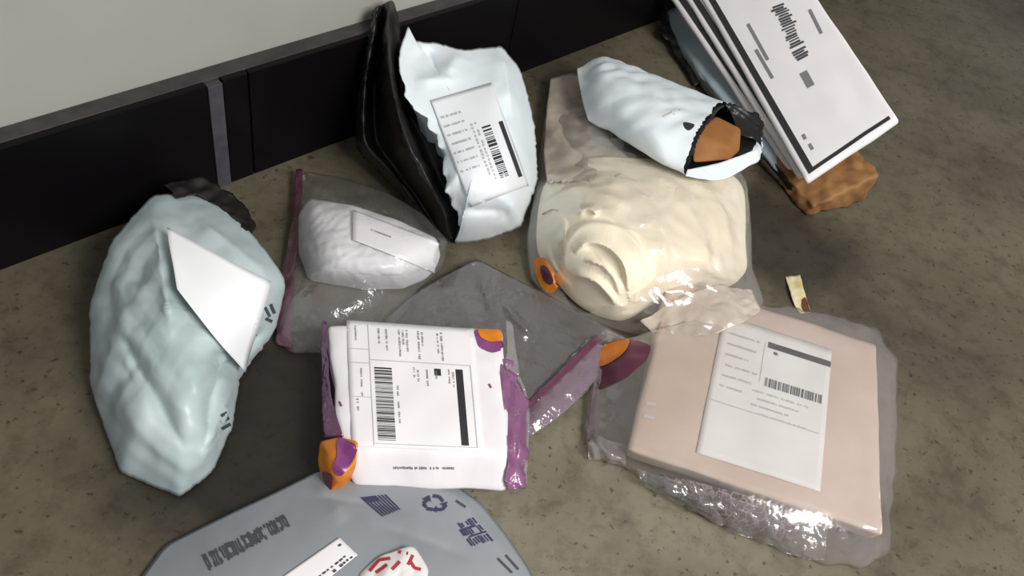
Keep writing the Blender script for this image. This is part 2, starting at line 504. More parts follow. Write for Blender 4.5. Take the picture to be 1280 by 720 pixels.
# black polished stone
m, nt, b = base_mat('black_stone')
b.inputs['Roughness'].default_value = .35; b.inputs['Base Color'].default_value = srgb(12, 10, 12); b.inputs['Specular IOR Level'].default_value = .12
# stained cement floor
m, nt, b = base_mat('cement')
tc = nd(nt, 'ShaderNodeTexCoord')
def nz(scale, det=6.0, rough=.55, dist=0.0):
    n = nd(nt, 'ShaderNodeTexNoise', i_Scale=scale, i_Detail=det, i_Roughness=rough, i_Distortion=dist)
    nt.links.new(tc.outputs['Object'], n.inputs['Vector']); return n
def ramp(src, stops):
    r = nd(nt, 'ShaderNodeValToRGB'); e = r.color_ramp.elements
    e[0].position, e[0].color = stops[0]; e[1].position, e[1].color = stops[-1]
    for s in stops[1:-1]:
        x = e.new(s[0]); x.color = s[1]
    nt.links.new(src, r.inputs['Fac']); return r
r1 = ramp(nz(3.2, 8.0, .6, .4).outputs['Fac'], [(.3, srgb(96, 88, 74)), (.5, srgb(122, 116, 98)), (.72, srgb(138, 133, 116))])
r2 = ramp(nz(22, 8.0, .7).outputs['Fac'], [(.34, (.45, .42, .38, 1)), (.52, (1, 1, 1, 1))])
mx = nd(nt, 'ShaderNodeMix', data_type='RGBA', blend_type='MULTIPLY'); mx.inputs[0].default_value = .6
nt.links.new(r1.outputs[0], mx.inputs[6]); nt.links.new(r2.outputs[0], mx.inputs[7])
r3 = ramp(nz(75, 3.0, .6).outputs['Fac'], [(.30, (.25, .2, .18, 1)), (.40, (1, 1, 1, 1))])
mx2 = nd(nt, 'ShaderNodeMix', data_type='RGBA', blend_type='MULTIPLY'); mx2.inputs[0].default_value = .8
nt.links.new(mx.outputs[2], mx2.inputs[6]); nt.links.new(r3.outputs[0], mx2.inputs[7])
# irregular round mask, for light and shade painted into the cement colour
def patch_mask(cx, cy, rad):
    ds = nd(nt, 'ShaderNodeVectorMath', operation='DISTANCE'); ds.inputs[1].default_value = (cx, cy, 0)
    wn = nz(4.0, 5.0); off = nd(nt, 'ShaderNodeMix', data_type='RGBA', blend_type='LINEAR_LIGHT'); off.inputs[0].default_value = .14
    nt.links.new(tc.outputs['Object'], off.inputs[6]); nt.links.new(wn.outputs['Color'], off.inputs[7]); nt.links.new(off.outputs[2], ds.inputs[0])
    r = nd(nt, 'ShaderNodeMapRange'); r.inputs['From Min'].default_value = rad*.5; r.inputs['From Max'].default_value = rad
    r.inputs['To Min'].default_value = 1; r.inputs['To Max'].default_value = 0
    nt.links.new(ds.outputs['Value'], r.inputs['Value']); return r.outputs[0]
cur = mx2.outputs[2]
# pool of light in front of the parcels painted into the cement, dimmer elsewhere
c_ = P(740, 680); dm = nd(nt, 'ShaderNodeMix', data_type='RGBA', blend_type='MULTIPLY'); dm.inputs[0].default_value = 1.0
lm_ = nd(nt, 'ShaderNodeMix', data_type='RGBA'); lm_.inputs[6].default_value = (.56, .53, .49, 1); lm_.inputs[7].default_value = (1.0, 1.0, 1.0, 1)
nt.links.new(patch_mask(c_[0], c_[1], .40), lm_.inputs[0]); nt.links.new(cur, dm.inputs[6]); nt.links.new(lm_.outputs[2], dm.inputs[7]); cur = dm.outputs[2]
for (px_, py_, rad, colr, am) in ((335, 530, .27, (.10, .085, .07, 1), .95), (985, 300, .21, (.24, .22, .19, 1), .92)):  # shade at the left and upper right, darkened into the floor colour
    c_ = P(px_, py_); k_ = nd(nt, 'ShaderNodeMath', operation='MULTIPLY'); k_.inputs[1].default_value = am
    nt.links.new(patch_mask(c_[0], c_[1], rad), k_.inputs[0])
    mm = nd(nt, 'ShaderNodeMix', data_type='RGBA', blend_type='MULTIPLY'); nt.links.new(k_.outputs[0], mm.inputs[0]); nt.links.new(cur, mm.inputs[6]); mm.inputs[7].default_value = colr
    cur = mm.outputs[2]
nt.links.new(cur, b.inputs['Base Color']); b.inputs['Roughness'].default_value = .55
bp = nd(nt, 'ShaderNodeBump', i_Strength=.35, i_Distance=.003); nt.links.new(nz(40).outputs['Fac'], bp.inputs['Height'])
nt.links.new(bp.outputs['Normal'], b.inputs['Normal'])
# dark patterned fabric seen through the film
m, nt, b = base_mat('patterned_cloth')
tc = nd(nt, 'ShaderNodeTexCoord')
v = nd(nt, 'ShaderNodeTexVoronoi', feature='DISTANCE_TO_EDGE', i_Scale=64.0)
n = nd(nt, 'ShaderNodeTexNoise', i_Scale=40.0); nt.links.new(tc.outputs['Object'], n.inputs['Vector'])
ad = nd(nt, 'ShaderNodeMix', data_type='RGBA', blend_type='ADD'); ad.inputs[0].default_value = .05
nt.links.new(tc.outputs['Object'], ad.inputs[6]); nt.links.new(n.outputs['Color'], ad.inputs[7]); nt.links.new(ad.outputs[2], v.inputs['Vector'])
r = ramp(v.outputs['Distance'], [(.02, srgb(140, 122, 118)), (.12, srgb(48, 30, 29))]); nt.links.new(r.outputs[0], b.inputs['Base Color'])
b.inputs['Roughness'].default_value = .8

# ------------------------------------------------------------------ setting
fx = np.array([[-3, -1.5, 0], [3.5, -1.5, 0], [3.5, 5, 0], [-3, 5, 0]], float)
fv = np.vstack([fx, fx-[0, 0, .1]])
fl = mesh_obj('floor', fv, [(0, 1, 2, 3), (7, 6, 5, 4), (0, 4, 5, 1), (1, 5, 6, 2), (2, 6, 7, 3), (3, 7, 4, 0)], 'cement', smooth=False, loc=(0, 0, 0))
tag(fl, 'grey-olive stained cement floor with dark specks', kind='structure')

WA, WB = P(300, 225), P(800, 35)
WD = (WB-WA)/np.linalg.norm(WB-WA); WN = np.array([WD[1], -WD[0], 0])   # along the wall, out of the wall
def wall_hit(x, y):
    d = ray(x, y); return CC+d*(((WA-CC)@WN)/(d@WN))
SKZ = float(np.mean([wall_hit(400, 64)[2], wall_hit(300, 94)[2]]))
LEDGE = float(np.mean([-(P(x, y, SKZ)-WA)@WN for x, y in ((400, 42), (300, 71), (500, 12))]))
LEDGE = min(max(LEDGE, .015), .07)
def wl(s, out, z): return WA+WD*s+WN*out+np.array([0, 0, z])
def wbox(name, s0, s1, o0, o1, z0, z1, mat, parent=None, bev=0.0):
    V = [wl(s, o, z) for z in (z0, z1) for s, o in ((s0, o0), (s1, o0), (s1, o1), (s0, o1))]
    F = [(0, 1, 2, 3), (7, 6, 5, 4), (0, 4, 5, 1), (1, 5, 6, 2), (2, 6, 7, 3), (3, 7, 4, 0)]
    o = mesh_obj(name, V, F, mat, parent, smooth=False)
    if bev:
        md = o.modifiers.new('bevel', 'BEVEL'); md.width = bev; md.segments = 2
    return o
wb = wbox('wall_back', -2.2, 3.6, -LEDGE-.12, -LEDGE, 0.0, 2.8, 'wall_paint')
tag(wb, 'pale grey painted wall above a black stone skirting', kind='structure')
sk = wbox('baseboard_back', -2.2, 3.6, -LEDGE, -.012, 0.0, SKZ-.012, 'joint_grout')
tag(sk, 'black polished stone skirting with a dusty ledge at the wall foot', kind='structure')
def s_of(x, y): return float((wall_hit(x, y)-WA)@WD)
j0, j1, j2 = s_of(264, 150), s_of(282, 150), s_of(314, 150)
edges = [-2.2, j0-1.2, j0-.6, j0]
for a, b_ in zip(edges[:-1], edges[1:]): wbox('stone_panel', a+.0012, b_-.0012, -.012, 0, .001, SKZ, 'black_stone', sk, .0015)
wbox('joint_strip', j0, j1, -.012, .001, .001, SKZ-.004, 'joint_grout', sk, .001)
edges = [j1, j2, j2+.6, j2+1.2, j2+1.8, j2+2.4, 3.6]
for a, b_ in zip(edges[:-1], edges[1:]): wbox('stone_panel', a+.0012, b_-.0012, -.012, 0, .001, SKZ, 'black_stone', sk, .0015)
edges = [-2.2, j0-.5, j0+.35, j0+1.2, j0+2.1, 3.6]
for a, b_ in zip(edges[:-1], edges[1:]): wbox('ledge_slab', a+.001, b_-.001, -LEDGE+.001, -.0125, SKZ-.012, SKZ, 'ledge_stone', sk, .001)

# ------------------------------------------------------------------ the big torn mailer against the wall
def base_of(*pts): return np.mean([P(x, y, 0) for x, y in pts], 0)
t = thing('torn_mailer', 'large white plastic mailer torn open along its side, black lining gaping, leaning on the skirting', 'mailer', base_of((600, 260)))
wf = blob('front_sheet', [(510, 30, .225), (514, 50, .215), (545, 53, .20), (580, 63, .19), (628, 57, .17), (650, 85, .145), (660, 118, .12),
     (669, 160, .085), (673, 225, .035), (652, 284, .008), (610, 300, .004), (566, 305, .004), (578, 292, .05), (572, 280, .085), (574, 266, .11), (562, 256, .13), (566, 246, .145), (554, 240, .16), (560, 226, .168), (552, 214, .176), (557, 190, .186),
     (546, 182, .192), (548, 170, .196), (532, 158, .202), (536, 148, .205), (518, 138, .212), (512, 126, .216), (504, 122, .218), (507, 106, .220), (500, 96, .222), (498, 72, .226), (503, 50, .228)], (602, 172, .205), 'white_poly', t, p=3.2, nr=44, na=200,
     wr=((.12, .007, 5, 3), (.035, .0012, 4, 9)), jag=.8, seed=4, base=.002, undercut=True, edgewr=.35,
     folds=((530, 56, 548, 92, 8, -.018), (575, 62, 560, 92, 8, .012), (520, 100, 575, 98, 9, .010), (628, 57, 640, 140, 14, .018), (560, 262, 640, 262, 10, -.014), (650, 240, 620, 300, 10, .012), (630, 262, 640, 290, 7, -.012)))
bl = patch('black_lining', [
    [(466, 14, .250), (472, 8, .262), (478, 6, .258), (486, 1, .268), (494, 4, .25), (501, 34, .215)],
    [(460, 52, .208), (466, 50, .224), (474, 52, .19), (484, 50, .252), (494, 56, .215), (504, 70, .20)],
    [(450, 108, .135), (457, 104, .165), (470, 106, .125), (490, 110, .218), (502, 116, .17), (514, 128, .175)],
    [(446, 180, .06), (456, 174, .095), (474, 172, .075), (508, 178, .182), (524, 180, .135), (548, 180, .14)],
    [(468, 208, .04), (478, 204, .07), (496, 208, .065), (528, 216, .145), (544, 220, .105), (564, 232, .10)],
    [(504, 246, .028), (512, 244, .048), (526, 250, .045), (550, 258, .098), (562, 260, .07), (576, 266, .055)],
    [(548, 302, .008), (552, 302, .012), (557, 301, .012), (564, 298, .022), (570, 295, .018), (579, 288, .02)]], 'charcoal_poly', t, nu=100, nv=60,
    wr=((.05, .006, 4, 5), (.018, .0015, 4, 2)), seed=6, thick=.0015, edgejag=(('l', 2.0), ('b', 1)))
ql = [(538, 126), (614, 104), (660, 232), (588, 258)]
lb = label_sheet('address_label', ql, [wf], 'faded_paper', t, n=26, sm=3, off=.003)
rc = []
for k in range(7): rc += scribble(.06+.0*k, .16+.085*k, .40, .185+.085*k, 16, 40+k)
prints('label_print', ql, rc, [lb], 'pale_ink', lb, .001)
prints('barcode', ql, bars(.62, .36, .76, .86, 22, 5), [lb], 'ink', lb, .001)
prints('black_bar', ql, [(.90, .36, .965, .90)], [lb], 'ink', lb, .001)
prints('address_lines', ql, scribble(.46, .30, .50, .80, 14, 3, 't')+scribble(.53, .30, .57, .86, 16, 4, 't'), [lb], 'pale_ink', lb, .001)

# ------------------------------------------------------------------ clear bag with the bubble-wrapped parcel
bw = blob('bubble_wrapped_parcel', [(373, 268, .045), (386, 248, .06), (440, 256, .075), (500, 276, .08), (546, 298, .07), (551, 320, .055), (536, 342, .03),
     (505, 360, .012), (455, 362, .008), (386, 350, .008), (373, 315, .02)], (458, 300, .092), 'bubble_white', None, p=4.0, nr=44, na=150,
     wr=((.07, .004, 5, 8), (.02, .0028, 5, 2)), seed=12, base=.004)
tag(bw, 'bubble-wrapped white parcel inside a clear bag, a small white sticker on it', 'parcel')
q8 = [(441, 264), (548, 304), (541, 340), (441, 301)]
l8 = label_sheet('sticker', q8, [bw], 'label_paper', bw, n=16, sm=4, off=.006)
prints('sticker_print', q8, scribble(.22, .36, .48, .42, 14, 6), [l8], 'grey_ink', l8, .001)
cb = thing('clear_bag', 'clear plastic bag with purple side seam around the bubble-wrapped parcel', 'plastic bag', base_of((440, 340)))
cf = blob('bag_film', [(377, 213, .018), (420, 220, .045), (480, 238, .075), (530, 268, .085), (560, 300, .06), (556, 330, .035), (520, 362, .022),
     (505, 395, .016), (470, 425, .012), (430, 440, .01), (365, 442, .006), (346, 428, .006), (352, 340, .012), (367, 260, .016)], (452, 302, .100),
     'sheer_film', cb, p=3.0, nr=44, na=150, wr=((.07, .010, 5, 21), (.025, .003, 4, 22)), seed=14, base=.003, over=(bw, l8), gap=.004)
sm = patch('side_seam', [[(370, 212, .019), (378, 212, .022)], [(365, 262, .017), (376, 262, .022)], [(354, 340, .013), (368, 338, .02)],
     [(346, 396, .009), (366, 392, .014)], [(345, 430, .007), (364, 436, .012)]], 'plum_film', cb, nu=40, nv=8, wr=((.03, .006, 4, 3),), seed=3)

# ------------------------------------------------------------------ empty grey translucent bag
eb = thing('empty_bag', 'empty grey translucent plastic bag with pale violet seam lying flat under the white parcel', 'plastic bag', base_of((620, 440)))
ef = blob('bag_film', [(595, 323, .012), (640, 346, .016), (700, 376, .018), (745, 402, .02), (790, 426, .02), (770, 458, .012), (705, 516, .008),
     (652, 546, .006), (600, 560, .005), (520, 550, .005), (468, 470, .006), (470, 425, .008), (484, 394, .01), (530, 358, .011)], (620, 440, .022),
     'grey_film', eb, p=3.0, nr=40, na=130, wr=((.09, .014, 5, 31), (.03, .004, 4, 32)), seed=31, base=.002,
     folds=((628, 380, 668, 424, 6, .014), (600, 345, 620, 400, 9, .010), (680, 400, 650, 470, 9, -.010), (560, 350, 520, 392, 9, .010)))
es = patch('violet_seam', [[(735, 422, .028), (752, 432, .030), (780, 440, .026)], [(700, 462, .024), (722, 470, .028), (742, 478, .022)],
     [(665, 500, .020), (688, 508, .026), (706, 516, .016)], [(640, 530, .012), (655, 538, .016), (664, 546, .010)]], 'violet_film', eb, nu=40, nv=14,
     wr=((.03, .005, 4, 3),), seed=8)
patch('seam_edge', [[(745, 418, .031), (752, 424, .033)], [(700, 462, .027), (706, 468, .03)], [(652, 508, .02), (658, 514, .023)]], 'plum_film', es, nu=20, nv=5,
     wr=((.02, .003, 3, 3),), seed=9)

# ------------------------------------------------------------------ the white parcel with the big label
mp_ = thing('labelled_parcel', 'white square parcel with large shipping label and barcode, orange and purple corners', 'parcel', base_of((530, 590)))
TOP = [(407, 404, .072), (630, 410, .074), (636, 570, .072), (424, 560, .070)]
tw = PA(TOP); bw_ = tw.copy(); bw_[:, 2] = .024
bw_[3] = P(442, 613, .022); bw_[2] = P(634, 618, .022)
body = hexa('parcel_body', tw, bw_, 'white_bag', mp_, n=(30, 30, 8), smooth=4, bulge=.006, wr=((.09, .006, 4, 5), (.03, .0012, 4, 5)), seed=41, world=True)
qm = [(433, 400), (592, 411), (606, 565), (440, 558)]
lm = label_sheet('shipping_label', qm, [body], 'label_paper', mp_, n=24, sm=3)
L2 = lambda r: [(a, b_, c, d) for a, b_, c, d in r]
ink = bars(.20, .36, .335, .945, 48, 11)+[(.83, .34, .885, .955), (.665, .345, .715, .40)]
prints('barcode', qm, ink[:-2], [lm], 'ink', lm, .0008)
prints('black_bar', qm, ink[-2:-1], [lm], 'ink', lm, .0008)
prints('black_mark', qm, ink[-1:], [lm], 'ink', lm, .0008)
fine = []
for k, s in enumerate((.24, .30, .40, .43, .46, .55, .58, .70, .73)):
    fine += scribble(s, .05, s+.018, .17+.11*((k*7) % 3)/2, 16, 60+k, 't')
for k, s in enumerate((.50, .53, .60, .67, .77, .80)):
    fine += scribble(s, .345+.02*(k % 2), s+.016, .43+.03*(k % 3), 10, 70+k, 't')
fine += scribble(.365, .50, .38, .80, 26, 80, 't')+scribble(.06, .04, .075, .16, 12, 81, 't')+scribble(.09, .36, .105, .60, 16, 82, 't')+scribble(.05, .62, .07, .72, 8, 83, 't')
prints('small_print', qm, fine, [lm], 'grey_ink', lm, .0008)
rule = [(.165, .015, .171, .985), (.165, .30, .95, .307), (.945, .30, .951, .965), (.18, .965, .95, .972), (.02, .22, .165, .226), (.02, .33, .165, .336), (.02, .60, .165, .606)]
prints('label_rules', qm, rule, [lm], 'pale_ink', lm, .0008)
qf = [(450, 572), (634, 574), (634, 612), (455, 612)]
prints('front_print', qf, scribble(.22, .26, .64, .36, 40, 90), [body], 'grey_ink', body, .001)
prints('side_marks', PXQ, strokes([[(424, 502), (427, 508)], [(611, 480), (614, 485)], [(412, 526), (419, 528)]], 2.5), [body], 'purple_print', body, .001)
poly_patch('purple_corner', [(592, 412), (632, 412), (634, 436), (615, 442), (598, 434)], [body], 'purple_print', mp_, .0016, smooth_outline=False)
poly_patch('orange_corner', [(596, 412), (632, 413), (632, 426), (612, 428), (600, 422)], [body], 'orange_print', mp_, .0026, smooth_outline=False)
patch('purple_seam', [[(626, 448, .074), (631, 448, .076), (636, 450, .072), (640, 452, .066)], [(627, 480, .074), (636, 478, .070), (644, 482, .060), (652, 486, .050)],
     [(630, 520, .072), (640, 518, .060), (650, 516, .052), (660, 508, .040)], [(633, 565, .066), (642, 564, .050), (650, 562, .048), (659, 560, .032)],
     [(634, 600, .048), (642, 602, .040), (650, 604, .036), (657, 604, .030)], [(634, 609, .034), (642, 610, .030), (650, 610, .028), (656, 608, .026)]], 'seam_film', mp_, nu=50, nv=16,
     wr=((.035, .010, 4, 3), (.012, .003, 4, 3)), seed=44)
patch('seam_rim', [[(646, 470, .058), (650, 470, .056)], [(656, 498, .046), (661, 500, .042)], [(658, 545, .038), (662, 548, .034)], [(655, 604, .032), (659, 606, .028)]], 'clear_film', mp_, nu=24, nv=5, wr=((.03, .004, 4, 3),), seed=4)
patch('clear_tail', [[(632, 398, .070), (641, 404, .072)], [(634, 430, .072), (645, 438, .072)], [(632, 460, .074), (650, 470, .062)]], 'clear_film', mp_, nu=16, nv=8, wr=((.02, .006, 3, 3),), seed=3)
patch('left_seam', [[(403, 400, .066), (409, 404, .072)], [(401, 440, .060), (409, 440, .072)], [(402, 500, .052), (414, 500, .070)], [(404, 548, .048), (428, 545, .068)]], 'purple_film', mp_,
     nu=30, nv=8, wr=((.03, .005, 4, 3),), seed=5)
cf_ = blob('bag_corner', [(400, 552, .056), (424, 546, .078), (448, 552, .084), (446, 574, .074), (430, 596, .060), (414, 614, .030), (403, 598, .030), (397, 575, .040)], (422, 572, .072),
     'orange_print', mp_, p=2, nr=16, na=60, wr=((.03, .005, 4, 3),), seed=9, base=.020)
poly_patch('purple_lobe', [(424, 548), (447, 553), (442, 574), (427, 594), (417, 588), (421, 570)], [cf_], 'purple_print', mp_, .002)
poly_patch('purple_tip', [(404, 590), (415, 596), (414, 612), (406, 602)], [cf_], 'maroon_print', mp_, .002)

# ------------------------------------------------------------------ cream cloth in its clear bag
def fold_height(x, y, pts, w1, w2, am):
    """an overlapping fold of cloth along a curve: steep on one side, soft on the other"""
    pts = crspline(pts, len(pts)*5); d = np.full(np.shape(x), 1e9); sd = np.zeros(np.shape(x)); n = len(pts)-1; al = np.zeros(np.shape(x))
    for k in range(n):
        (xa, ya), (xb, yb) = pts[k], pts[k+1]
        L2 = (xb-xa)**2+(yb-ya)**2+1e-9; t_ = np.clip(((x-xa)*(xb-xa)+(y-ya)*(yb-ya))/L2, 0, 1)
        dd = np.hypot(x-xa-t_*(xb-xa), y-ya-t_*(yb-ya)); c = (xb-xa)*(y-ya)-(yb-ya)*(x-xa)
        u = dd < d; d = np.where(u, dd, d); sd = np.where(u, np.sign(c), sd); al = np.where(u, (k+t_)/n, al)
    fade = np.clip(np.minimum(al, 1-al)*6, 0.1, 1)
    return am*fade*np.where(sd > 0, np.exp(-d/w1), np.exp(-(d/(w2*.8))**2))*1.0
# w1 is the width on the right hand of the walking direction in the picture, w2 on the left
FOLDS = [([(706, 350), (708, 306), (730, 282), (768, 284), (798, 308), (808, 345), (796, 384)], 24, 4, .013),
         ([(716, 318), (736, 304), (760, 310), (780, 334), (786, 366)], 2.5, 12, .011),
         ([(712, 346), (736, 350), (758, 366), (772, 384)], 2.5, 9, .011),
         ([(728, 326), (750, 332), (768, 350), (776, 372)], 2.5, 7, .006),
         ([(702, 362), (728, 386), (772, 398), (806, 386)], 4, 8, .010),
         ([(690, 262), (706, 280), (704, 310)], 10, 3, .009), ([(680, 300), (692, 332), (712, 362)], 8, 3, .009),
         ([(720, 268), (735, 262), (748, 270)], 3, 9, .010),
         ([(742, 214), (790, 236), (826, 285), (830, 345)], 26, 8, .010),
         ([(800, 212), (850, 240), (880, 300), (886, 348)], 20, 6, .009), ([(860, 214), (896, 250), (914, 310)], 14, 5, .008),
         ([(700, 232), (745, 240), (790, 262)], 18, 7, .007)]
def swirl(x, y, r):
    h = 0*x
    for pts, w1, w2, am in FOLDS: h = h+fold_height(x, y, pts, w1, w2, am)
    return h*np.clip((1-r)*6, 0, 1)
cl = blob('cloth_bundle', [(688, 222, .05), (735, 198, .085), (800, 198, .10), (870, 205, .10), (925, 228, .075), (932, 300, .06), (928, 345, .045), (870, 362, .035), (820, 378, .025),
     (778, 400, .015), (730, 386, .012), (695, 352, .015), (672, 312, .02), (674, 255, .035)], (795, 285, .135), 'cream_cloth', None, p=2.6, nr=70, na=220, zfun=swirl,
     wr=((.09, .005, 5, 3), (.04, .0015, 5, 5)), seed=51, base=.004, smooth_outline=True)
tag(cl, 'cream cloth bundled with swirling folds inside a clear plastic bag', 'cloth')
cg = thing('cloth_bag', 'crinkled clear plastic bag around the cream cloth, an orange mark near its edge', 'plastic bag', base_of((800, 330)))
gf = blob('bag_film', [(694, 94, .012), (735, 92, .03), (830, 140, .07), (900, 180, .10), (934, 225, .085), (940, 300, .065), (941, 335, .05), (958, 378, .045), (944, 394, .04),
     (915, 408, .035), (860, 425, .014), (800, 420, .012), (735, 402, .012), (690, 378, .012), (662, 348, .012), (657, 300, .02), (670, 235, .035), (680, 150, .015)],
     (795, 282, .120), 'milky_film', cg, p=2.0, nr=60, na=190, wr=((.07, .012, 5, 61), (.025, .004, 5, 62)), seed=61, base=.003, over=(cl,), gap=.006, crinkle=.016, hole=(754, 330, 62, 62))
poly_patch('orange_mark', [(668, 326), (682, 324), (698, 350), (694, 364), (682, 364), (672, 348)], [gf], 'orange_print', gf, .0016)
poly_patch('brown_mark', [(676, 334), (684, 334), (692, 350), (688, 356), (680, 350)], [gf], 'maroon_print', gf, .0026)
patch('bag_mouth', [[(800, 402, .05), (850, 372, .068), (900, 358, .08), (940, 362, .075)], [(812, 412, .05), (860, 396, .07), (905, 382, .085), (946, 376, .075)],
     [(820, 422, .05), (865, 422, .062), (915, 410, .075), (952, 388, .072)]], 'folded_film', cg, nu=30, nv=50, wr=((.04, .014, 5, 3), (.015, .004, 4, 4)), seed=64)
patch('film_fold', [[(688, 98, .03), (715, 92, .04), (745, 98, .05)], [(682, 150, .035), (715, 150, .05), (760, 170, .075)], [(680, 195, .045), (720, 192, .075), (790, 205, .10)],
     [(684, 228, .06), (720, 226, .10), (770, 222, .125)]], 'folded_film', cg, nu=50, nv=34, wr=((.06, .010, 5, 3), (.025, .002, 4, 4)), seed=67, edgejag=(('b', 2),))
prints('torn_edge', PXQ, strokes([[(678, 268), (690, 262), (698, 263)]], 1.5), [gf], 'plum_film', gf, .001)

# ------------------------------------------------------------------ small open mailer with a box inside
sm_ = thing('open_mailer', 'small white plastic mailer torn open at one end, brown box inside, on the cloth bag', 'mailer', PA([(800, 150, .06)])[0])
R = [
 [(721, 86, .085), (722, 98, .088), (725, 112, .09), (729, 130, .088), (735, 150, .080), (729, 130, .078), (725, 112, .078), (722, 98, .080)],
 [(758, 72, .095), (757, 82, .125), (757, 105, .14), (760, 138, .13), (766, 167, .095), (764, 140, .072), (762, 115, .07), (762, 92, .075)],
 [(830, 98, .125), (822, 112, .165), (816, 140, .178), (812, 172, .165), (812, 196, .125), (825, 172, .10), (832, 145, .10), (836, 118, .105)],
 [(904, 128, .165), (886, 144, .188), (871, 164, .192), (861, 192, .172), (857, 219, .138), (906, 221, .118), (949, 196, .122), (946, 152, .140)]]
ot = tube('outer_sheet', R, 'white_poly', sm_, nu=64, na=96, wr=((.06, .011, 5, 3), (.03, .0015, 4, 7)), seed=75, cap0=True, jagend=1.2)
R2 = [[(x, y, z-.004) for x, y, z in r] for r in R[1:]]
R2[-1] = [(908, 131, .162), (890, 147, .182), (876, 166, .186), (866, 192, .168), (862, 214, .136), (906, 206, .128), (944, 186, .13), (944, 152, .142)]
tube('black_lining', R2, 'black_poly', sm_, nu=40, na=96, wr=((.07, .006, 5, 3),), seed=71, offset=-.003, cap0=True, jagend=1.0)
patch('torn_flap', [[(905, 129, .166), (922, 132, .165), (945, 142, .155), (955, 152, .15)], [(915, 146, .15), (930, 150, .15), (946, 158, .146), (953, 166, .145)],
     [(925, 168, .142), (936, 172, .142), (946, 176, .138), (951, 182, .134)]], 'black_poly', sm_, nu=16, nv=20, wr=((.02, .006, 4, 3),), seed=4, edgejag=(('t', 2), ('r', 2)))
patch('pale_lip', [[(859, 212, .142), (900, 203, .137), (948, 186, .135)], [(857, 220, .139), (903, 224, .128), (950, 199, .126)]], 'white_poly', sm_, nu=10, nv=30, wr=((.03, .003, 4, 3),), seed=4)
prints('faint_print', PXQ, strokes([[(828, 146), (840, 140)], [(842, 143), (850, 137)]], 1.5), [ot], 'pale_ink', ot, .001)
poly_patch('tear_hole', [(855, 153), (868, 156), (862, 163), (856, 160)], [ot], 'ink', sm_, .001)
bx = hexa('brown_box', [(866, 162, .166), (896, 142, .166), (928, 158, .158), (912, 186, .158)], [(864, 208, .134), (866, 170, .128), (926, 192, .130), (914, 200, .132)], 'cardboard', None,
     n=(14, 14, 8), smooth=8, seed=3)
tag(bx, 'brown cardboard packet showing in the mouth of the small torn mailer', 'box')

# ------------------------------------------------------------------ stack of flat white parcels leaning at the right
def flat_parcel(name, label, B, A, D, th, stripe=True, seed=1):
    b0, a0, d0 = PA([B])[0], PA([A])[0], PA([D])[0]
    c0 = a0+(d0-b0)
    nn = np.cross(d0-b0, a0-b0); nn /= np.linalg.norm(nn)
    if nn[2] < 0: nn = -nn
    tp = np.array([b0, d0, c0, a0]); o = thing(name, label, 'parcel', (b0+c0)/2-[0, 0, (b0+c0)[2]/2*.0], 'flat white parcels in the leaning stack')
    bd = hexa('parcel_body', tp, tp-nn*th, 'label_paper', o, n=(30, 40, 4), smooth=1, bulge=.004, wr=((.12, .003, 4, 3),), seed=seed, world=True)
    # printed black border along the long near edge and the short one, on the top face
    ex = (d0-b0)/np.linalg.norm(d0-b0); ey = (a0-b0)/np.linalg.norm(a0-b0); L = np.linalg.norm(a0-b0); Wd = np.linalg.norm(d0-b0)
    def strip(p0, p1, w, ax):
        n = 30; V = []; F = []
        for k in range(n+1):
            c = p0+(p1-p0)*k/n
            for s in (0, 1):
                q = c+ax*w*s; h = BV[bd.name].ray_cast(Vector(q+nn*.05), Vector(-nn)); V.append(np.array(h[0])+nn*.001 if h[0] else q+nn*.001)
        for k in range(n): F.append((2*k, 2*k+1, 2*k+3, 2*k+2))
        mesh_obj('border_stripe', V, F, 'ink', o)
    strip(b0+ex*.012+ey*.012, a0+ex*.012-ey*.012, .013, ex)
    strip(b0+ex*.022+ey*.012, d0-ex*.012+ey*.012, .008, ey)
    return o, bd
grp = 'flat white parcels in the leaning stack'
s3, _ = flat_parcel('flat_parcel', 'flat white parcel with black border, lowest of the leaning stack of three', (985, 214, .035), (828, -18, .115), (1100, 150, .155), .014, seed=3)
s2, _ = flat_parcel('flat_parcel', 'flat white parcel with black border, in the middle of the leaning stack of three', (997, 222, .052), (848, -16, .130), (1112, 150, .175), .014, seed=7)
s1, b1 = flat_parcel('flat_parcel', 'flat white parcel with black border and printed text, topmost of the leaning stack', (1008, 228, .070), (870, -14, .147), (1124, 150, .195), .014, seed=5)
qt = [(962, 10), (984, 2), (1018, 66), (996, 78)]
prints('printed_text', qt, scribble(.0, .0, .8, 1, 22, 5, 't')+scribble(.1, .0, .95, .4, 9, 6, 't'), [b1], 'slate_ink', b1, .0012)
prints('printed_lines', PXQ, strokes([[(1012, 12), (1027, 42)], [(935, 30), (960, 75)], [(945, 62), (966, 98)], [(1004, 168), (1007, 174)], [(1012, 180), (1016, 187)]], 4)
       + strokes([[(1004, 90), (1014, 108)]], 10), [b1], 'grey_ink', b1, .0012)

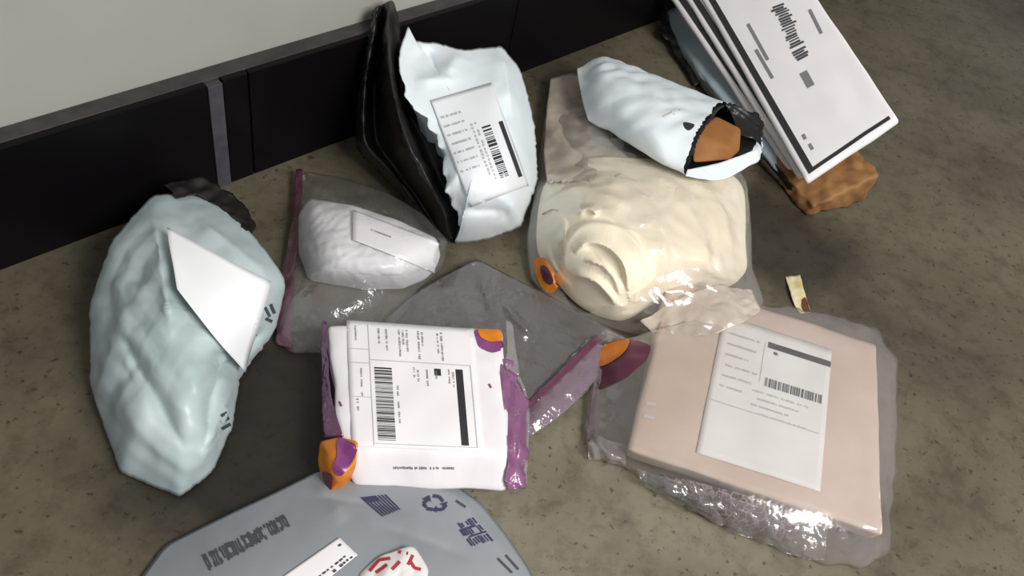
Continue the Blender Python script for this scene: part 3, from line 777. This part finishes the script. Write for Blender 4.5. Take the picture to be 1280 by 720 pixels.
gm = thing('grey_blue_mailer', 'grey-blue plastic mailer with torn black edge under the leaning parcel stack', 'mailer', base_of((900, 130)))
gb = blob('mailer_body', [(828, 16, .03), (850, 6, .045), (885, 30, .05), (935, 105, .045), (975, 175, .035), (1003, 228, .022), (1000, 250, .008), (962, 215, .006), (925, 165, .008), (876, 106, .008), (846, 62, .012)],
     (905, 115, .045), 'blue_grey_poly', gm, p=3, nr=24, na=110, wr=((.07, .008, 4, 3),), seed=81, base=.002)
patch('torn_black_edge', [[(822, 12, .034), (832, 8, .04)], [(830, 44, .022), (842, 40, .03)], [(848, 74, .012), (856, 70, .022)], [(866, 108, .008), (876, 102, .018)]], 'black_poly', gm, nu=30, nv=6, wr=((.03, .008, 4, 2),),
     seed=4, edgejag=(('l', 3), ('r', 1.5)))
patch('black_fold', [[(952, 196, .03), (966, 200, .034)], [(968, 214, .02), (984, 222, .03)], [(984, 236, .012), (996, 240, .02)]], 'black_poly', gm, nu=16, nv=6, wr=((.03, .005, 4, 2),), seed=5)
k0 = P(1010, 270, .004); kx = PA([(1124, 150, .195)])[0]-PA([(1008, 228, .07)])[0]; ky = PA([(870, -14, .135)])[0]-PA([(1008, 228, .07)])[0]
kx[2] = 0; kx /= np.linalg.norm(kx); ky[2] = 0; ky -= kx*(kx@ky); ky /= np.linalg.norm(ky); k0[2] = 0
kc = [k0+kx*a+ky*c for a, c in ((0, 0), (.15, .0), (.15, .24), (.0, .24))]
kp = hexa('kraft_parcel', [c+np.array([0, 0, h]) for c, h in zip(kc, (.03, .085, .09, .03))], [c+np.array([0, 0, .003]) for c in kc], 'kraft', None, n=(30, 40, 10), smooth=2,
     wr=((.03, .012, 5, 4), (.012, .003, 4, 3)), seed=85, world=True)
tag(kp, 'crumpled brown kraft paper parcel under the leaning stack of white parcels', 'parcel')

# ------------------------------------------------------------------ mailer at the left
lmn = thing('crumpled_mailer', 'crumpled pale blue-grey plastic mailer with a loose white paper flap', 'mailer', base_of((220, 480)))
lbod = blob('mailer_body', [(250, 240, .075), (285, 262, .085), (314, 292, .09), (341, 326, .08), (357, 352, .055), (346, 408, .022), (318, 448, .010), (299, 474, .008), (292, 530, .005), (266, 590, .004),
     (225, 622, .004), (150, 590, .01), (112, 480, .03), (112, 380, .07), (140, 300, .10), (190, 244, .10)], (226, 390, .140), 'left_poly', lmn, p=3.2, nr=50, na=200,
     wr=((.12, .009, 5, 3), (.06, .008, 5, 19), (.03, .0015, 4, 9)), seed=91,
     folds=((230, 262, 350, 352, 16, .016), (250, 480, 345, 405, 14, -.022), (300, 470, 240, 600, 12, .016), (190, 260, 215, 420, 16, .018), (150, 420, 230, 560, 14, -.02), (275, 440, 255, 560, 9, -.014)), base=.002, jag=.6)
qf2 = [(214, 318), (330, 352), (297, 466), (205, 372)]
label_sheet('paper_flap', [(206, 290), (332, 354), (298, 464), (216, 366)], [lbod], 'flap_paper', lmn, off=.02, n=18, sm=14)
patch('torn_black_edge', [[(205, 232, .10), (222, 246, .105)], [(245, 222, .09), (250, 246, .088)], [(280, 236, .085), (282, 264, .092)], [(306, 256, .08), (300, 282, .095)], [(320, 284, .07), (312, 296, .092)]],
     'charcoal_poly', lmn, nu=60, nv=12, wr=((.05, .012, 4, 2),), seed=7, edgejag=(('l', .8), ('r', 1.0)))
prints('printed_marks', PXQ, strokes([[(331, 384), (337, 396)], [(338, 380), (343, 392)], [(332, 398), (340, 402)], [(314, 412), (320, 420)], [(320, 424), (334, 426)],
       [(276, 520), (284, 516)], [(276, 528), (286, 522)], [(277, 536), (288, 530)]], 4), [lbod], 'slate_ink', lbod, .001)

# ------------------------------------------------------------------ beige box in clear film at the right
rb_o = P(905, 392, .058); rex = P(1040, 436, .058)-rb_o; rey = P(870, 565, .058)-rb_o
rex /= np.linalg.norm(rex); rey -= rex*(rey@rex); rey /= np.linalg.norm(rey)
def rc_(x, y):
    v = P(x, y, .058)-rb_o; return v@rex, v@rey
x0 = rc_(782, 572)[0]; y1 = rc_(900, 600)[1]; y0 = -.045; W_ = .37
def rw(u, v_, z): p = rb_o+rex*u+rey*v_; p[2] = z; return p
topc = [rw(x0+.01, y0, .058), rw(x0+W_, y0, .058), rw(x0+W_, y1, .058), rw(x0, y1, .056)]
botc = [rw(x0+.01, y0, .004), rw(x0+W_, y0, .004), rw(x0+W_, y1-.012, .02), rw(x0+.005, y1-.012, .02)]
bxb = hexa('beige_box', topc, botc, 'beige_box', None, n=(40, 34, 8), smooth=2, bulge=.004, wr=((.12, .004, 4, 5),), seed=95, world=True)
tag(bxb, 'flat beige box in clear film with a large paper label', 'box')
qr = [(905, 394), (1040, 437), (1025, 615), (870, 566)]
rl = label_sheet('paper_label', qr, [bxb], 'dull_paper', bxb, n=22, sm=3, off=.002, wav=.0015)
prints('label_bar', qr, [(.43, .085, 1.0, .125)], [rl], 'ink', rl, .0008)
prints('label_barcode', qr, bars(.45, .335, .96, .395, 26, 4, 's')+scribble(.46, .14, .53, .165, 5, 31), [rl], 'slate_ink', rl, .0008)
fr = []
for k in range(6): fr += scribble(.08, .10+.075*k, .38-.04*(k % 3), .118+.075*k, 18, 110+k)
for k in range(4): fr += scribble(.36+.03*(k % 2), .44+.05*k, .85-.08*(k % 3), .456+.05*k, 24, 120+k)
fr += [(.03, .60, .95, .606), (.40, .10, .405, .38)]
prints('label_small_print', qr, fr, [rl], 'pale_ink', rl, .0008)
q2 = [(925, 384), (1010, 402), (1004, 420), (925, 396)]
prints('faint_box_print', [(925, 384), (1012, 400), (1010, 414), (925, 398)], [(.0, .0, .2, .6), (.25, .1, .95, .35)], [bxb], 'grey_ink', bxb, .001)
prints('box_marks', PXQ, strokes([[(808, 504), (820, 506)], [(804, 520), (818, 523)]], 4), [bxb], 'pale_ink', bxb, .001)
pc = blob('patterned_cloth', [(822, 592, .03), (870, 602, .04), (930, 618, .044), (985, 634, .04), (1004, 660, .012), (985, 680, .006), (935, 668, .004), (880, 646, .004), (845, 622, .005)],
     (915, 636, .036), 'patterned_cloth', None, p=2.4, nr=22, na=90, wr=((.03, .008, 4, 3),), seed=97, base=.002)
tag(pc, 'dark brown patterned fabric in clear film beside the beige box', 'fabric')
bf = thing('box_bag', 'clear plastic bag with orange and maroon corner print around the beige box', 'plastic bag', base_of((900, 560)))
bfl = blob('bag_film', [(742, 446, .016), (760, 428, .03), (800, 418, .055), (870, 398, .072), (950, 380, .066), (1040, 392, .068), (1096, 410, .066), (1122, 450, .06), (1122, 560, .05), (1112, 690, .02),
     (1080, 712, .006), (1030, 704, .006), (1000, 698, .006), (960, 682, .006), (900, 655, .006), (840, 622, .006), (795, 592, .008), (768, 576, .010), (736, 570, .006), (730, 545, .006), (736, 490, .010)],
     (950, 520, .080), 'box_film', bf, p=5.0, nr=54, na=200, wr=((.06, .010, 5, 3), (.02, .006, 5, 5)), seed=101, base=.002, edgewr=.8, edge_only=True, over=(bxb, rl, pc), gap=.003)
poly_patch('maroon_corner', [(748, 436), (762, 424), (790, 424), (816, 432), (808, 450), (780, 474), (746, 490)], [bfl], 'maroon_print', bf, .0015, nr=8, smooth_outline=False)
poly_patch('orange_corner', [(752, 428), (770, 420), (786, 424), (784, 436), (770, 450), (750, 458), (748, 444)], [bfl], 'orange_print', bf, .0028, nr=6)
patch('front_crumple', [[(796, 586, .03), (850, 602, .04), (905, 618, .045), (960, 636, .05), (1035, 655, .05)], [(800, 598, .022), (850, 618, .032), (905, 640, .036), (965, 660, .04), (1035, 680, .036)],
     [(806, 608, .008), (850, 630, .010), (905, 658, .010), (975, 688, .010), (1032, 702, .010)]], 'sheer_film', bf, nu=36, nv=90, wr=((.035, .014, 5, 3), (.014, .005, 5, 4)), seed=9)
patch('crumpled_tip', [[(738, 545, .02), (760, 548, .03), (784, 556, .03)], [(734, 560, .018), (758, 564, .03), (782, 572, .026)], [(736, 574, .006), (760, 578, .010), (784, 584, .012)]], 'clear_film', bf, nu=24, nv=24,
     wr=((.025, .016, 5, 3),), seed=4)
patch('side_fold', [[(744, 458, .022), (752, 462, .03)], [(738, 500, .016), (748, 505, .024)], [(732, 550, .010), (742, 552, .02)]], 'violet_film', bf, nu=24, nv=6, wr=((.02, .006, 4, 3),), seed=6)

# ------------------------------------------------------------------ grey mailer in front
gy = thing('grey_mailer', 'flat grey plastic mailer with dark printed blocks and a recycling sign', 'mailer', base_of((440, 700)))
gyb = blob('mailer_body', [(205, 682, .006), (250, 660, .010), (330, 622, .014), (400, 588, .016), (480, 584, .018), (560, 600, .016), (598, 626, .012), (630, 664, .008), (664, 714, .004), (690, 790, .004), (560, 840, .006),
     (380, 850, .006), (200, 800, .006), (170, 730, .006)], (430, 715, .050), 'grey_poly', gy, p=2.6, nr=46, na=180, wr=((.15, .006, 5, 3), (.05, .0008, 4, 6)), seed=111, base=.002,
     folds=((395, 600, 430, 650, 12, .008), (380, 618, 520, 640, 12, -.008), (560, 610, 640, 700, 10, .007), (470, 655, 590, 700, 12, -.007)))
qa = [(252, 694), (356, 642), (364, 658), (262, 714)]
prints('printed_text', qa, scribble(0, 0, 1, 1, 34, 7)+scribble(0, .0, 1, .35, 26, 8)+scribble(0, .65, 1, 1, 26, 9), [gyb], 'slate_ink', gyb, .001)
qb = [(450, 622), (484, 618), (502, 636), (478, 646)]
prints('printed_block', qb, [(k/8, 0, (k+.62)/8, 1) for k in range(8)]+[(0, .0, .5, .3)], [gyb], 'navy_ink', gyb, .001)
qc = [(568, 655), (592, 646), (618, 676), (590, 684)]
prints('printed_panel', qc, scribble(0, 0, 1, .28, 8, 1)+scribble(0, .3, 1, .6, 9, 2)+scribble(0, .62, 1, 1, 8, 3)+[(0, .26, .8, .34), (.2, .58, 1, .64)], [gyb], 'navy_ink', gyb, .001)
rs = strokes([[(533, 634), (529, 630), (537, 622)], [(541, 620), (549, 621), (554, 627)], [(558, 631), (553, 637), (546, 637)], [(541, 637), (533, 636)]], 4.2)
rs += [(527, 624, 537, 619, 539, 627, 533, 626), (549, 630, 560, 627, 556, 634, 553, 632), (546, 632, 546, 641, 539, 637, 542, 636)]
prints('recycling_sign', PXQ, rs, [gyb], 'navy_ink', gyb, .001)
prints('edge_print', PXQ, strokes([[(570, 626), (582, 634)], [(622, 698), (640, 716)], [(632, 694), (648, 712)]], 3), [gyb], 'slate_ink', gyb, .001)
qs = [(352, 722), (424, 672), (447, 694), (384, 745)]
sl = label_sheet('white_label', qs, [gyb], 'label_paper', gy, n=14, sm=4, off=.002)
prints('label_print', qs, scribble(.1, .7, .9, .78, 10, 3)+[(.9, .22, .95, .3)]+scribble(.55, .86, .95, .98, 6, 8), [sl], 'slate_ink', sl, .001)
pk = blob('small_packet', [(448, 718, .050), (474, 695, .053), (513, 682, .054), (520, 684, .054), (536, 712, .052), (530, 745, .05), (480, 760, .05), (446, 740, .05)], (495, 716, .060), 'dull_paper', None, p=3.5, nr=18, na=70,
     wr=((.03, .006, 4, 3),), seed=121, base=.042)
tag(pk, 'small white packet with red print lying on the grey mailer', 'packet')
prints('red_print', PXQ, strokes([[(462, 714), (474, 700), (488, 698)], [(470, 716), (484, 706)], [(490, 712), (500, 702)], [(512, 700), (518, 710), (526, 712)], [(516, 694), (510, 706)], [(498, 690), (510, 692)]], 4), [pk], 'red_print', pk, .001)

# ------------------------------------------------------------------ litter
sc_ = patch('paper_scrap', [[(982, 345, .003), (1000, 344, .004)], [(987, 362, .006), (1004, 360, .008)], [(992, 378, .005), (1009, 376, .006)], [(1000, 392, .003), (1014, 390, .003)]], 'scrap_white', None, nu=24, nv=14,
     wr=((.02, .004, 4, 3),), seed=5)
tag(sc_, 'torn cream and brown paper scrap on the floor beside the beige box', 'paper scrap')
poly_patch('brown_end', [(1003, 374), (1010, 372), (1014, 388), (1008, 392), (1002, 384)], [sc_], 'scrap_brown', sc_, .001, nr=3, na=20)
